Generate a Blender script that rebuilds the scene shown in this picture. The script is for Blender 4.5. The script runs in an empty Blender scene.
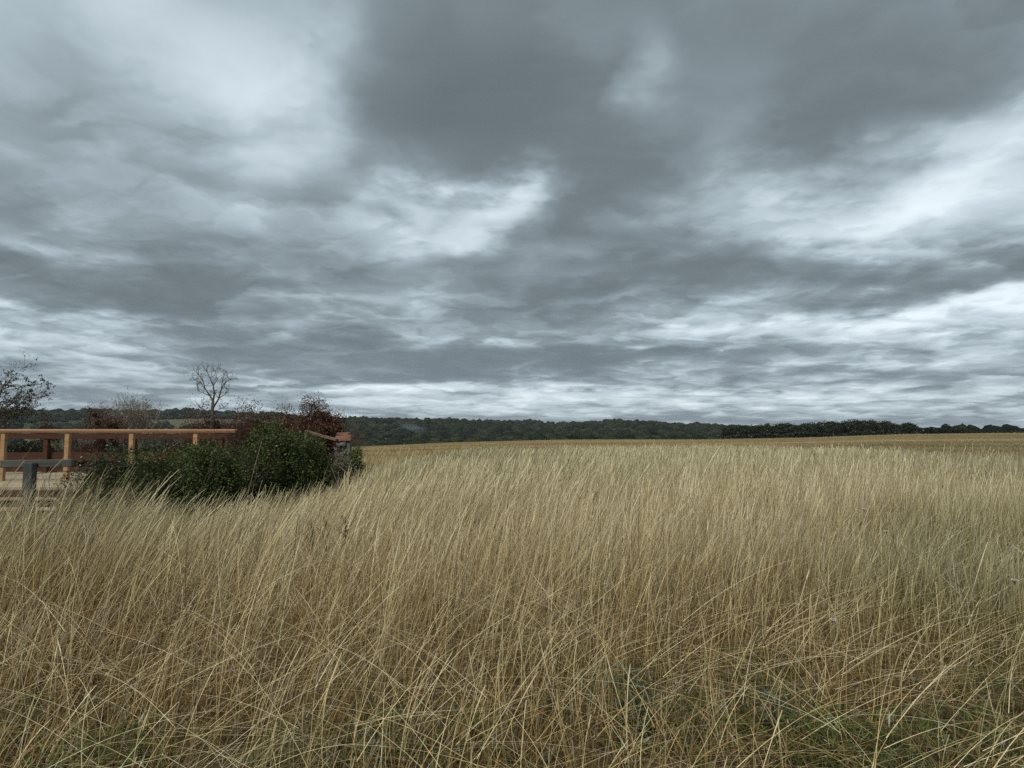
import bpy, math, random
import numpy as np
from mathutils import Vector, noise as mn
R = math.radians
sc = bpy.context.scene
random.seed(7)
rng = np.random.default_rng(11)

# ------------------------------------------------------------------ camera
F = 700.0                       # focal length in pixels of the 1024 wide frame
EYE = 1.6
HOR = 440.0                     # picture row of the true horizon
PITCH = math.atan((HOR - 384.0) / F)
cam_d = bpy.data.cameras.new('camera')
cam = bpy.data.objects.new('camera', cam_d)
sc.collection.objects.link(cam)
cam.location = (0, 0, EYE)
cam.rotation_euler = (R(90) + PITCH, 0, 0)
cam_d.sensor_width = 36.0
cam_d.lens = F / 1024.0 * 36.0
cam_d.clip_start = 0.05
cam_d.clip_end = 30000
sc.camera = cam

def ray(px, py):
    a, b = (px - 512.0) / F, (384.0 - py) / F
    c, s = math.cos(PITCH), math.sin(PITCH)
    return (a, c - b * s, s + b * c)

def at(px, py, Y):
    d = ray(px, py)
    k = Y / d[1]
    return Vector((d[0] * k, Y, EYE + d[2] * k))

# ------------------------------------------------------------------ exposure
sc.view_settings.view_transform = 'Standard'
sc.view_settings.look = 'None'
sc.view_settings.gamma = 1.0
sc.view_settings.exposure = 1.15
sc.view_settings.use_curve_mapping = False
cy = sc.cycles
cy.max_bounces = 6
cy.diffuse_bounces = 2
cy.glossy_bounces = 1
cy.transmission_bounces = 3
cy.volume_bounces = 0
cy.transparent_max_bounces = 8
cy.use_denoising = False

# ------------------------------------------------------------------ node helper
class NT:
    def __init__(self, tree):
        self.t = tree
        tree.nodes.clear()
    def n(self, kind, **kw):
        nd = self.t.nodes.new(kind)
        for k, v in kw.items():
            setattr(nd, k, v)
        return nd
    def inp(self, sock, v):
        if hasattr(v, 'links') or isinstance(v, bpy.types.NodeSocket):
            self.t.links.new(v, sock)
        else:
            sock.default_value = v
    def m(self, op, a, b=0.0, c=0.0, clamp=False):
        nd = self.n('ShaderNodeMath', operation=op, use_clamp=clamp)
        self.inp(nd.inputs[0], a)
        self.inp(nd.inputs[1], b)
        self.inp(nd.inputs[2], c)
        return nd.outputs[0]
    def v(self, op, a, b=None, c=None, scale=None):
        nd = self.n('ShaderNodeVectorMath', operation=op)
        self.inp(nd.inputs[0], a)
        if b is not None: self.inp(nd.inputs[1], b)
        if c is not None: self.inp(nd.inputs[2], c)
        if scale is not None: self.inp(nd.inputs['Scale'], scale)
        return nd.outputs['Value'] if op in ('LENGTH', 'DOT_PRODUCT', 'DISTANCE') else nd.outputs['Vector']
    def noise(self, vec, scale, detail=4, rough=0.5, dist=0.0, lac=2.0, color=False, dim='3D'):
        nd = self.n('ShaderNodeTexNoise', noise_dimensions=dim)
        if vec is not None: self.inp(nd.inputs['Vector'], vec)
        nd.inputs['Scale'].default_value = scale
        nd.inputs['Detail'].default_value = detail
        nd.inputs['Roughness'].default_value = rough
        nd.inputs['Lacunarity'].default_value = lac
        nd.inputs['Distortion'].default_value = dist
        return nd.outputs['Color'] if color else nd.outputs['Fac']
    def rng(self, val, f0, f1, t0, t1, kind='SMOOTHSTEP'):
        nd = self.n('ShaderNodeMapRange', interpolation_type=kind)
        self.inp(nd.inputs['Value'], val)
        nd.inputs['From Min'].default_value = f0
        nd.inputs['From Max'].default_value = f1
        nd.inputs['To Min'].default_value = t0
        nd.inputs['To Max'].default_value = t1
        return nd.outputs['Result']
    def ramp(self, fac, stops, mode='LINEAR'):
        nd = self.n('ShaderNodeValToRGB')
        self.inp(nd.inputs['Fac'], fac)
        cr = nd.color_ramp
        cr.interpolation = mode
        while len(cr.elements) > 1:
            cr.elements.remove(cr.elements[-1])
        cr.elements[0].position = stops[0][0]
        cr.elements[0].color = (*stops[0][1], 1)
        for p, c in stops[1:]:
            e = cr.elements.new(p)
            e.color = (*c, 1)
        return nd.outputs['Color']
    def mix(self, fac, a, b, blend='MIX'):
        nd = self.n('ShaderNodeMix', data_type='RGBA', blend_type=blend)
        self.inp(nd.inputs[0], fac)
        self.inp(nd.inputs[6], a if not isinstance(a, tuple) else (*a, 1))
        self.inp(nd.inputs[7], b if not isinstance(b, tuple) else (*b, 1))
        return nd.outputs[2]

# ------------------------------------------------------------------ sky
SUN_EL, SUN_AZ = 52.0, 205.0     # the hidden sun stands high behind the camera
w = bpy.data.worlds.new('World')
sc.world = w
w.use_nodes = True
N = NT(w.node_tree)
tc = N.n('ShaderNodeTexCoord')
D = tc.outputs['Generated']
sep = N.n('ShaderNodeSeparateXYZ')
N.inp(sep.inputs[0], D)
dx, dy, dz = sep.outputs
az = N.m('ARCTAN2', dx, dy)
el = N.m('ARCSINE', dz)
ezp = N.m('MAXIMUM', dz, 0.0)
# flat cloud deck seen in perspective (curved at the far end)
inv = N.m('DIVIDE', 1.0, N.m('ADD', ezp, 0.12))
pc = N.n('ShaderNodeCombineXYZ')
N.inp(pc.inputs[0], N.m('MULTIPLY', dx, inv))
N.inp(pc.inputs[1], N.m('MULTIPLY', dy, inv))
P = pc.outputs[0]
ac = N.n('ShaderNodeCombineXYZ')
N.inp(ac.inputs[0], az)
N.inp(ac.inputs[1], el)
A = ac.outputs[0]
# ragged edges: the layout coordinates are pushed about by noise of the deck
w1 = N.v('SUBTRACT', N.noise(P, 0.9, 3, 0.5, color=True, dim='2D'), (0.5, 0.5, 0.5))
sq = N.rng(el, 0.0, 0.45, 0.12, 1.0, 'LINEAR')
wx = N.v('SCALE', N.v('MULTIPLY', w1, (0.34, 0.30, 0.0)), scale=sq)
w2 = N.v('SUBTRACT', N.noise(P, 3.4, 4, 0.55, color=True, dim='2D'), (0.5, 0.5, 0.5))
wy = N.v('SCALE', N.v('MULTIPLY', w2, (0.12, 0.12, 0.0)), scale=sq)
AW = N.v('ADD', A, N.v('ADD', wx, wy))

def azel(px, py):
    d = ray(px, py)
    l = math.sqrt(sum(q * q for q in d))
    return math.atan2(d[0], d[1]), math.asin(d[2] / l)

# (column, row, half width, half height, strength): the banks and gaps of this sky, as directions
BANKS = [
    # light upper left
    (240, 90, 190, 170, .05), (262, 130, 75, 100, .18), (165, 110, 90, 50, .05), (40, 30, 150, 60, .08), (330, 60, 40, 110, .15), (190, 10, 160, 60, .06), (215, 200, 70, 50, .05), (140, 60, 60, 60, .06),
    (60, 130, 120, 50, -.06), (40, 205, 140, 50, -.08), (110, 235, 120, 16, .06),
    # dark mass along the top
    (470, 60, 125, 150, -.30), (430, 125, 90, 60, -.14), (700, 40, 260, 150, -.20), (960, 50, 190, 110, -.22), (530, 150, 100, 60, -.20), (670, 120, 90, 60, .06),
    (600, 90, 26, 55, .26), (545, 30, 50, 50, .14), (840, 130, 110, 40, -.16), (620, 200, 60, 60, -.16),
    # bright gap in the middle and under the mass
    (450, 208, 85, 36, .28), (505, 205, 36, 34, .36), (400, 212, 50, 22, .12), (320, 215, 60, 40, -.16), (150, 190, 90, 40, -.08),
    (760, 165, 130, 34, .30), (930, 205, 180, 56, .32), (1010, 150, 90, 50, .22), (860, 225, 90, 40, .20), (700, 205, 90, 40, .14),
    # darker bands
    (640, 250, 130, 26, -.22), (900, 282, 210, 24, -.36), (760, 262, 110, 24, -.24), (560, 235, 60, 50, -.14), (540, 285, 130, 22, -.16),
    (110, 285, 230, 30, -.34), (270, 250, 110, 20, -.20), (60, 310, 160, 14, -.10), (240, 322, 220, 12, -.14), (80, 235, 170, 14, .08),
    (330, 295, 110, 14, .22), (430, 285, 60, 12, .14), (60, 330, 140, 8, .10),
    # bright streaks to the right, dark blue band, light rim over the hills
    (890, 322, 190, 20, .42), (1000, 330, 90, 22, .16), (720, 300, 120, 12, .22), (650, 330, 110, 10, .12), (800, 345, 160, 8, -.08),
    (480, 360, 200, 16, -.34), (620, 352, 110, 12, -.16), (330, 345, 150, 8, -.14), (860, 372, 180, 7, .12), (170, 357, 110, 8, -.12),
    (60, 352, 150, 12, .26), (450, 390, 130, 9, .40), (330, 382, 110, 7, .24), (700, 395, 200, 9, .14), (960, 362, 120, 10, .12),
    (60, 395, 160, 10, -.12), (170, 378, 130, 6, .10), (520, 406, 520, 13, .34), (900, 398, 200, 8, .10),
]
acc = None
for (px, py, rx, ry, amp) in BANKS:
    a, e = azel(px, py)
    sa = F * 0.80 / (rx * 1.35)
    se = F * 0.95 / (ry * 1.35)
    q = N.v('MULTIPLY_ADD', AW, (sa, se, 0.0), (-a * sa, -e * se, 0.0))
    g = N.rng(N.v('LENGTH', q), 0.0, 1.0, amp, 0.0)
    acc = g if acc is None else N.m('ADD', acc, g)
# billows of the deck itself
PW = N.v('MULTIPLY_ADD', w2, (0.30, 0.42, 0.0), P)
n1 = N.m('SUBTRACT', N.noise(P, 1.1, 3, 0.5, 0.15, dim='2D'), 0.5)
nB = N.noise(PW, 3.9, 5, 0.50, dim='2D')
n2 = N.m('SUBTRACT', nB, 0.5)
RS = N.v('MULTIPLY', PW, (0.78, 1.0, 1.0))
rA = N.noise(RS, 1.9, 6, 0.46, dim='2D')
rB = N.noise(N.v('ADD', RS, (0.04, 0.11, 0.0)), 1.9, 4, 0.46, dim='2D')
relief = N.m('SUBTRACT', rA, rB)       # bright far shoulders, dark flat bases
cell = N.rng(rA, 0.45, 0.56, 1.0, -1.0)
cell2 = N.rng(nB, 0.44, 0.57, 1.0, -1.0)
vo = N.n('ShaderNodeTexVoronoi', feature='F1', voronoi_dimensions='2D')
N.inp(vo.inputs['Vector'], PW)
vo.inputs['Scale'].default_value = 2.6
vo.inputs['Detail'].default_value = 2.0
puff = N.m('SUBTRACT', 0.42, vo.outputs['Distance'])
low = N.rng(el, 0.02, 0.30, 1.0, 0.0)
V = N.m('MULTIPLY_ADD', acc, 1.45, 0.55)
V = N.m('MULTIPLY_ADD', cell, N.rng(el, 0.02, 0.55, 0.15, 0.05, 'LINEAR'), V)
V = N.m('MULTIPLY_ADD', cell2, N.m('MULTIPLY', N.rng(el, 0.01, 0.10, 0.3, 1.0), N.rng(el, 0.05, 0.45, 0.085, 0.0, 'LINEAR')), V)
V = N.m('MULTIPLY_ADD', n1, 0.40, V)
V = N.m('MULTIPLY_ADD', n2, N.rng(el, 0.05, 0.5, 0.15, 0.20, 'LINEAR'), V)
V = N.m('MULTIPLY_ADD', puff, N.rng(el, 0.02, 0.5, 0.42, 0.12, 'LINEAR'), V)
V = N.m('MULTIPLY_ADD', low, -0.07, V)
V = N.m('MULTIPLY_ADD', relief, N.m('MULTIPLY', N.rng(el, 0.0, 0.14, 0.3, 1.0), N.rng(el, 0.03, 0.5, 1.35, 0.30, 'LINEAR')), V)
V = N.m('MULTIPLY_ADD', N.m('TANH', N.m('MULTIPLY', N.m('SUBTRACT', V, 0.5), 1.55)), 0.5, 0.5)
cloud = N.ramp(V, [(0.0, (.112, .138, .146)), (0.18, (.155, .190, .203)), (0.40, (.243, .296, .322)), (0.60, (.375, .455, .500)),
                   (0.82, (.60, .695, .745)), (1.0, (.98, 1.06, 1.08))])
# low dark bands are seen through more air: bluer
blue = N.mix(N.m('MULTIPLY', N.rng(el, 0.03, 0.20, 0.45, 0.0), N.rng(V, 0.25, 0.6, 1.0, 0.15)), cloud, (.175, .225, .295))
sky = N.n('ShaderNodeTexSky', sky_type='NISHITA')
sky.sun_disc = False
sky.sun_elevation = R(SUN_EL)
sky.sun_rotation = R(SUN_AZ)
skc = N.mix(1.0, sky.outputs[0], (0.15, 0.15, 0.15), 'MULTIPLY')
cover = N.rng(V, 0.75, 1.15, 0.97, 0.80)
fin = N.mix(cover, skc, blue)
bg = N.n('ShaderNodeBackground')
N.inp(bg.inputs['Color'], fin)
bg.inputs['Strength'].default_value = 0.5
wo = N.n('ShaderNodeOutputWorld')
N.t.links.new(bg.outputs[0], wo.inputs[0])
w.cycles.sampling_method = 'MANUAL'
w.cycles.sample_map_resolution = 512

# ------------------------------------------------------------------ sun behind cloud
sl = bpy.data.lights.new('sun', 'SUN')
sl.energy = 1.5
sl.angle = R(12)
sl.color = (1.0, .93, .82)
sun = bpy.data.objects.new('sun', sl)
sc.collection.objects.link(sun)
sd = Vector((math.sin(R(SUN_AZ)) * math.cos(R(SUN_EL)), math.cos(R(SUN_AZ)) * math.cos(R(SUN_EL)), math.sin(R(SUN_EL))))
sun.rotation_euler = sd.to_track_quat('Z', 'Y').to_euler()

# ------------------------------------------------------------------ object helpers
def link(o, parent=None):
    sc.collection.objects.link(o)
    if parent is not None:
        o.parent = parent
    return o

def tag(o, label=None, cat=None, group=None, kind=None):
    if label: o['label'] = label
    if cat: o['category'] = cat
    if group: o['group'] = group
    if kind: o['kind'] = kind
    return o

def empty(name, loc, rz=0.0):
    o = bpy.data.objects.new(name, None)
    o.location = loc
    o.rotation_euler = (0, 0, rz)
    o.empty_display_size = 0.2
    return link(o)

def np_mesh(name, verts, faces, mat=None, parent=None, attrs=None, smooth=True, loc=None):
    """verts (n,3), faces (m,k) arrays with one k -> one mesh object"""
    verts = np.asarray(verts, dtype=np.float32)
    faces = np.asarray(faces, dtype=np.int32)
    me = bpy.data.meshes.new(name)
    k = faces.shape[1]
    me.vertices.add(len(verts))
    me.vertices.foreach_set('co', verts.ravel())
    me.loops.add(faces.size)
    me.loops.foreach_set('vertex_index', faces.ravel())
    me.polygons.add(len(faces))
    me.polygons.foreach_set('loop_start', np.arange(0, faces.size, k, dtype=np.int32))
    if attrs:
        for an, av in attrs.items():
            at_ = me.attributes.new(an, 'FLOAT', 'POINT')
            at_.data.foreach_set('value', np.asarray(av, dtype=np.float32))
    me.update(calc_edges=True)
    me.polygons.foreach_set('use_smooth', np.full(len(faces), bool(smooth)))
    if mat: me.materials.append(mat)
    o = bpy.data.objects.new(name, me)
    if loc is not None: o.location = loc
    return link(o, parent)

class MB:
    """collects boxes, bars and tapered tubes into one mesh"""
    def __init__(self): self.v, self.f = [], []
    def box(self, a, b, rot=None, jit=0.0):
        n = len(self.v)
        (x0, y0, z0), (x1, y1, z1) = a, b
        for z in (z0, z1):
            for x, y in ((x0, y0), (x1, y0), (x1, y1), (x0, y1)):
                self.v.append((x + random.uniform(-jit, jit), y + random.uniform(-jit, jit), z + random.uniform(-jit, jit)))
        self.f += [tuple(n + i for i in q) for q in ((3, 2, 1, 0), (4, 5, 6, 7), (0, 1, 5, 4), (1, 2, 6, 5), (2, 3, 7, 6), (3, 0, 4, 7))]
        return self
    def bar(self, p, q, w, h):
        """rectangular bar from p to q; w across, h upwards"""
        p, q = Vector(p), Vector(q)
        d = (q - p).normalized()
        up = Vector((0, 0, 1)) if abs(d.z) < .9 else Vector((0, 1, 0))
        s = d.cross(up).normalized() * (w / 2)
        u = s.cross(d).normalized() * (h / 2)
        n = len(self.v)
        for c in (p, q):
            for a, b in ((-1, -1), (1, -1), (1, 1), (-1, 1)):
                self.v.append(tuple(c + s * a + u * b))
        self.f += [tuple(n + i for i in t) for t in ((3, 2, 1, 0), (4, 5, 6, 7), (0, 1, 5, 4), (1, 2, 6, 5), (2, 3, 7, 6), (3, 0, 4, 7))]
        return self
    def tube(self, pts, rad, sides=6):
        n0 = len(self.v)
        pts = [Vector(p) for p in pts]
        for i, p in enumerate(pts):
            d = (pts[min(i + 1, len(pts) - 1)] - pts[max(i - 1, 0)])
            d = d.normalized() if d.length > 1e-9 else Vector((0, 0, 1))
            a = d.orthogonal().normalized()
            b = d.cross(a)
            for k in range(sides):
                t = 2 * math.pi * k / sides
                self.v.append(tuple(p + (a * math.cos(t) + b * math.sin(t)) * rad[i]))
        for i in range(len(pts) - 1):
            for k in range(sides):
                k2 = (k + 1) % sides
                self.f.append((n0 + i * sides + k, n0 + i * sides + k2, n0 + (i + 1) * sides + k2, n0 + (i + 1) * sides + k))
        return self
    def build(self, name, mat, parent=None, loc=None, bevel=0.0, smooth=False):
        o = np_mesh(name, self.v, self.f, mat, parent, smooth=smooth, loc=loc)
        if bevel:
            b = o.modifiers.new('bevel', 'BEVEL')
            b.width = bevel
            b.segments = 1
        return o

# ------------------------------------------------------------------ materials
def mat(name):
    m = bpy.data.materials.new(name)
    m.use_nodes = True
    return m, NT(m.node_tree)

def out(N, sh):
    o = N.n('ShaderNodeOutputMaterial')
    N.t.links.new(sh, o.inputs['Surface'])

def principled(N, col, rough=0.8, bump=None, spec=0.3):
    p = N.n('ShaderNodeBsdfPrincipled')
    N.inp(p.inputs['Base Color'], col if not isinstance(col, tuple) else (*col, 1))
    N.inp(p.inputs['Roughness'], rough)
    p.inputs['Specular IOR Level'].default_value = spec
    if bump is not None:
        b = N.n('ShaderNodeBump')
        b.inputs['Strength'].default_value = bump[1]
        b.inputs['Distance'].default_value = bump[2]
        N.inp(b.inputs['Height'], bump[0])
        N.t.links.new(b.outputs[0], p.inputs['Normal'])
    return p.outputs[0]

def geo_pos(N):
    return N.n('ShaderNodeNewGeometry').outputs['Position']

def attr(N, name):
    return N.n('ShaderNodeAttribute', attribute_name=name).outputs['Fac']

def thin_leaf(N, col, trans=0.3, gloss=0.03, rough=0.5):
    d = N.n('ShaderNodeBsdfDiffuse'); N.inp(d.inputs[0], col)
    t = N.n('ShaderNodeBsdfTranslucent'); N.inp(t.inputs[0], col)
    m1 = N.n('ShaderNodeMixShader'); m1.inputs[0].default_value = trans
    N.t.links.new(d.outputs[0], m1.inputs[1]); N.t.links.new(t.outputs[0], m1.inputs[2])
    if gloss <= 0: return m1.outputs[0]
    g = N.n('ShaderNodeBsdfGlossy'); g.inputs['Roughness'].default_value = rough
    m2 = N.n('ShaderNodeMixShader'); m2.inputs[0].default_value = gloss
    N.t.links.new(m1.outputs[0], m2.inputs[1]); N.t.links.new(g.outputs[0], m2.inputs[2])
    return m2.outputs[0]

def straw_mat():
    m, N = mat('dry_straw')
    tint, tt = attr(N, 'tint'), attr(N, 'along')
    pale = N.ramp(tint, [(0.0, (.075, .040, .015)), (0.15, (.20, .115, .042)), (0.35, (.39, .255, .09)), (0.6, (.56, .43, .18)), (0.85, (.74, .64, .38)), (1.0, (.86, .79, .55))])
    green = attr(N, 'green')
    c = N.mix(green, pale, N.ramp(tint, [(0, (.045, .060, .016)), (0.5, (.14, .165, .048)), (1, (.32, .33, .14))]))
    c = N.mix(N.rng(tt, 0.0, 0.60, 0.60, 0.0), c, (.17, .092, .030))     # browner sheaths low on the stem
    c = N.mix(N.rng(tt, 0.55, 1.0, 0.0, 0.45), c, (.60, .55, .385))     # paler flowering tops
    out(N, thin_leaf(N, c, 0.16, 0.05, 0.45))
    return m

def leaf_mat(name, stops, trans=0.25, gloss=0.04):
    m, N = mat(name)
    c = N.ramp(attr(N, 'tint'), stops)
    out(N, thin_leaf(N, c, trans, gloss, 0.4))
    return m

def bark_mat(name, a, b, scale=14):
    m, N = mat(name)
    nz = N.noise(N.n('ShaderNodeTexCoord').outputs['Object'], scale, 5, .6)
    out(N, principled(N, N.ramp(nz, [(0.3, a), (0.7, b)]), .9, (nz, .5, .02)))
    return m

def timber_mat(name, a, b, grain=(1.5, 30, 30), rough=.75, vary=.15):
    m, N = mat(name)
    oc = N.n('ShaderNodeTexCoord').outputs['Object']
    nz = N.noise(N.v('MULTIPLY', oc, grain), 1.0, 6, .65, .3)
    n2 = N.noise(oc, 1.7, 3, .6)
    c = N.ramp(N.m('ADD', N.m('MULTIPLY', nz, .7), N.m('MULTIPLY', n2, .3)), [(0.32, a), (0.66, b)])
    rnd = N.n('ShaderNodeObjectInfo').outputs['Random']
    c = N.mix(N.m('MULTIPLY', rnd, vary), c, (a[0] * .35, a[1] * .4, a[2] * .5))
    kn = N.noise(oc, 9.0, 2, .5)
    c = N.mix(N.rng(kn, .66, .74, 0, .6), c, (a[0] * .4, a[1] * .35, a[2] * .35))
    out(N, principled(N, c, rough, (nz, .35, .01)))
    return m

M = {}
M['straw'] = straw_mat()
M['orange_timber'] = timber_mat('orange_timber', (.25, .14, .07), (.41, .26, .135))
M['pink_timber'] = timber_mat('rail_timber', (.34, .20, .12), (.50, .34, .22))
M['shaded_red_timber'] = timber_mat('shaded_red_timber', (.038, .014, .008), (.075, .027, .013))  # rear railing's shade painted into this dark red colour; deck fascia shares it
M['dull_timber'] = timber_mat('dull_timber', (.09, .06, .038), (.17, .12, .08))
M['rail_side'] = timber_mat('rail_side', (.13, .065, .035), (.24, .125, .065))
M['plank'] = timber_mat('plank', (.24, .19, .12), (.44, .36, .24), (1.0, 22, 22), vary=.7)
M['old_timber'] = timber_mat('old_timber', (.035, .035, .032), (.095, .095, .085), (2, 25, 25))
M['old_timber_up'] = timber_mat('old_post', (.025, .028, .029), (.068, .074, .074), (25, 25, 2))
M['bark_grey'] = bark_mat('bark_grey', (.15, .125, .10), (.32, .28, .23))
M['bark_tree'] = bark_mat('bark_tree', (.055, .047, .042), (.13, .115, .10))
M['bark_dark'] = bark_mat('bark_dark', (.035, .028, .022), (.09, .075, .06))
M['bark_red'] = bark_mat('bark_red', (.06, .028, .022), (.13, .065, .05))
M['leaf_hedge'] = leaf_mat('leaf_hedge', [(0, (.018, .028, .011)), (.35, (.040, .060, .020)), (.7, (.080, .103, .035)), (.92, (.12, .135, .055)), (1, (.15, .14, .07))], .2, .012)
M['leaf_rust'] = leaf_mat('leaf_rust', [(0, (.038, .018, .013)), (.45, (.085, .036, .024)), (.75, (.12, .055, .034)), (1, (.10, .085, .04))], .2, .02)
M['leaf_haw'] = leaf_mat('leaf_haw', [(0, (.02, .036, .016)), (.5, (.042, .062, .026)), (.78, (.06, .07, .035)), (.86, (.12, .03, .035)), (1, (.16, .045, .05))], .2, .03)
M['leaf_grey'] = leaf_mat('leaf_grey', [(0, (.07, .065, .04)), (.5, (.12, .11, .075)), (1, (.20, .18, .12))], .2, .02)
M['leaf_tree'] = leaf_mat('leaf_tree', [(0, (.008, .013, .008)), (.5, (.017, .025, .013)), (.85, (.032, .040, .020)), (1, (.055, .055, .03))], .1, .02)
M['leaf_herb'] = leaf_mat('leaf_herb', [(0, (.035, .05, .012)), (.5, (.075, .105, .022)), (.85, (.13, .17, .035)), (1, (.22, .24, .07))], .35, .05)
M['leaf_thistle'] = leaf_mat('leaf_thistle', [(0, (.035, .06, .045)), (.6, (.07, .11, .085)), (1, (.13, .18, .15))], .25, .05)
M['dock'] = leaf_mat('dock_seed', [(0, (.05, .022, .014)), (1, (.14, .065, .035))], .1, .0)
M['petal'] = leaf_mat('petal', [(0, (.6, .6, .55)), (1, (.8, .8, .76))], .3, 0)

# ------------------------------------------------------------------ terrain
RT = [0, 45, 90, 200, 320, 480, 800, 1150, 1500, 2000, 3200, 6500]
PXT = [-900, -300, 0, 100, 200, 345, 450, 560, 620, 700, 800, 900, 1024, 1400, 2200]
# rows: rise in pixels above the true horizon at that range, for each picture column
FIELD = [-34, -30, -28, -26, -24, -7.5, -2.6, 0.2, 0.6, 0.6, 2.2, 5.6, 7.0, 8, 8]         # brow of the field at 320 m
HILLT = [22, 25, 27.5, 26.5, 25.5, 18, 16.5, 13, 15.5, 12, 7, 5, 6, 6, 6]                 # crest of the hill at 1500 m
def terr(x, y):
    """height of the ground (arrays)"""
    x = np.asarray(x, float); y = np.asarray(y, float)
    r = np.hypot(x, y) + 1e-6
    aa = np.arctan2(x, y)
    aa = np.clip(aa, -1.1, 1.1)
    px = 512 + F * np.tan(aa)
    k = r * np.cos(aa) / F
    field = np.interp(px, PXT, FIELD)
    hill = np.interp(px, PXT, HILLT)
    r0 = r * np.cos(aa)
    zf = EYE + field * 320.0 / F           # brow level
    zh = EYE + hill * 1500.0 / F
    def ss(a, b, t):
        t = np.clip((t - a) / (b - a), 0, 1)
        return t * t * (3 - 2 * t)
    s1 = np.where(px < 345, ss(14, 320, r0), ss(45, 330, r0))
    z = zf * s1
    dip = -8.0 - np.clip(field, 0, 10) * 0.3
    zv = zf + dip
    z = z + (zv - zf) * ss(330, 620, r0)
    z = z + (zh - zv) * ss(620, 1500, r0) ** 1.0
    z = z + (-30.0) * ss(1600, 3000, r0)
    und = (np.sin(x * .011 + 1.3) * np.sin(y * .009 + .4)) * 1.6 * ss(500, 1100, r0)
    # a gentle swell keeps the near ground from being a perfect plane
    und = und + 0.045 * np.sin(x * .7 + .5) * np.sin(y * .55) * (1 - ss(30, 60, r0))
    return z + und

def build_ground():
    rr = np.concatenate([[0.0], np.geomspace(0.6, 60, 70), np.geomspace(64, 4200, 150)])
    na = 360
    # denser angles in front
    th = np.linspace(-math.pi, math.pi, na, endpoint=False)
    th = th - 0.55 * np.sin(th)
    th = np.sort(th)
    RR, TH = np.meshgrid(rr[1:], th, indexing='ij')
    X, Y = RR * np.sin(TH), RR * np.cos(TH)
    Z = terr(X, Y)
    v = np.concatenate([[[0, 0, float(terr(0, 0))]], np.stack([X, Y, Z], -1).reshape(-1, 3)])
    nr = len(rr) - 1
    i, j = np.meshgrid(np.arange(nr - 1), np.arange(na), indexing='ij')
    j2 = (j + 1) % na
    f = np.stack([1 + i * na + j, 1 + (i + 1) * na + j, 1 + (i + 1) * na + j2, 1 + i * na + j2], -1).reshape(-1, 4)
    # cap: quads fan with a repeated pair is avoided by starting with a tiny ring closed by triangles
    m, N = mat('ground')
    P = geo_pos(N)
    d = N.v('LENGTH', N.v('MULTIPLY', P, (1, 1, 0)))
    fine = N.noise(P, 9.0, 6, .7)
    soil = N.ramp(fine, [(0.3, (.020, .015, .009)), (0.5, (.045, .033, .018)), (0.7, (.10, .075, .04))])
    nb = N.noise(N.v('MULTIPLY', P, (.010, .035, 0)), 1.0, 5, .55, .3)
    nf = N.noise(N.v('MULTIPLY', P, (.12, .5, 0)), 1.0, 6, .7)
    band = N.ramp(N.m('ADD', N.m('MULTIPLY', nb, .75), N.m('MULTIPLY', nf, .25)), [(0.34, (.125, .095, .042)), (0.45, (.13, .105, .048)), (0.52, (.17, .122, .052)), (0.60, (.25, .20, .105)), (0.70, (.15, .135, .068))])
    # far land: a patchwork of meadows and scrub
    vo = N.n('ShaderNodeTexVoronoi', voronoi_dimensions='2D', feature='F1')
    wp = N.v('MULTIPLY_ADD', N.noise(P, .012, 3, .5, color=True), (60, 60, 0), P)
    N.inp(vo.inputs['Vector'], wp)
    vo.inputs['Scale'].default_value = 0.0052
    sx = N.n('ShaderNodeSeparateColor'); N.inp(sx.inputs[0], vo.outputs['Color'])
    patch = N.ramp(sx.outputs[0], [(0.0, (.022, .030, .016)), (0.25, (.040, .046, .022)), (0.5, (.105, .095, .055)), (0.7, (.05, .045, .026)), (1.0, (.03, .038, .018))], 'CONSTANT')
    patch = N.mix(N.m('MULTIPLY', N.noise(P, .09, 5, .7), .8), patch, (.04, .052, .026))
    c = N.mix(N.rng(d, 30, 60, 0, 1), soil, band)
    c = N.mix(N.rng(d, 340, 460, 0, 1), c, patch)
    out(N, principled(N, c, .95, (fine, .6, .03), .1))
    # centre cap as quads: join opposite pairs of the first ring with the middle
    cap = np.array([[0, 1 + (2 * q) % na, 1 + (2 * q + 1) % na, 1 + (2 * q + 2) % na] for q in range(na // 2)])
    o = np_mesh('ground', v, np.concatenate([f[:, ::-1], cap]), m, smooth=True)
    tag(o, 'gently rolling dry field running out to low hills', kind='structure')
    return o
build_ground()

# ------------------------------------------------------------------ grasses
def sn(x, y, s, seed=0.0):
    """cheap smooth noise on arrays, about -1..1"""
    x = x * s + seed * 13.7; y = y * s + seed * 7.1
    return (np.sin(x * 1.0 + 1.7 * np.sin(y * .83 + seed)) + np.sin(y * 1.21 + 1.3 * np.sin(x * .71 + 2.1)) +
            .6 * np.sin(x * 2.3 - y * 1.9 + seed) + .5 * np.sin(x * 3.7 + y * 3.1 + 1.0)) / 2.6

def fld_mask(x, y):
    """where the tall pale grass ends: nearer on the right, and short by the deck"""
    px = 512 + F * x / np.maximum(y, .1)
    edge = np.interp(px, [-200, 0, 340, 420, 600, 850, 920, 1024, 1300], [46, 46, 30, 46, 66, 62, 36, 24, 18])
    edge = edge * (1 + .18 * sn(x, y, .25, 3.0))
    return y < edge

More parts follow.
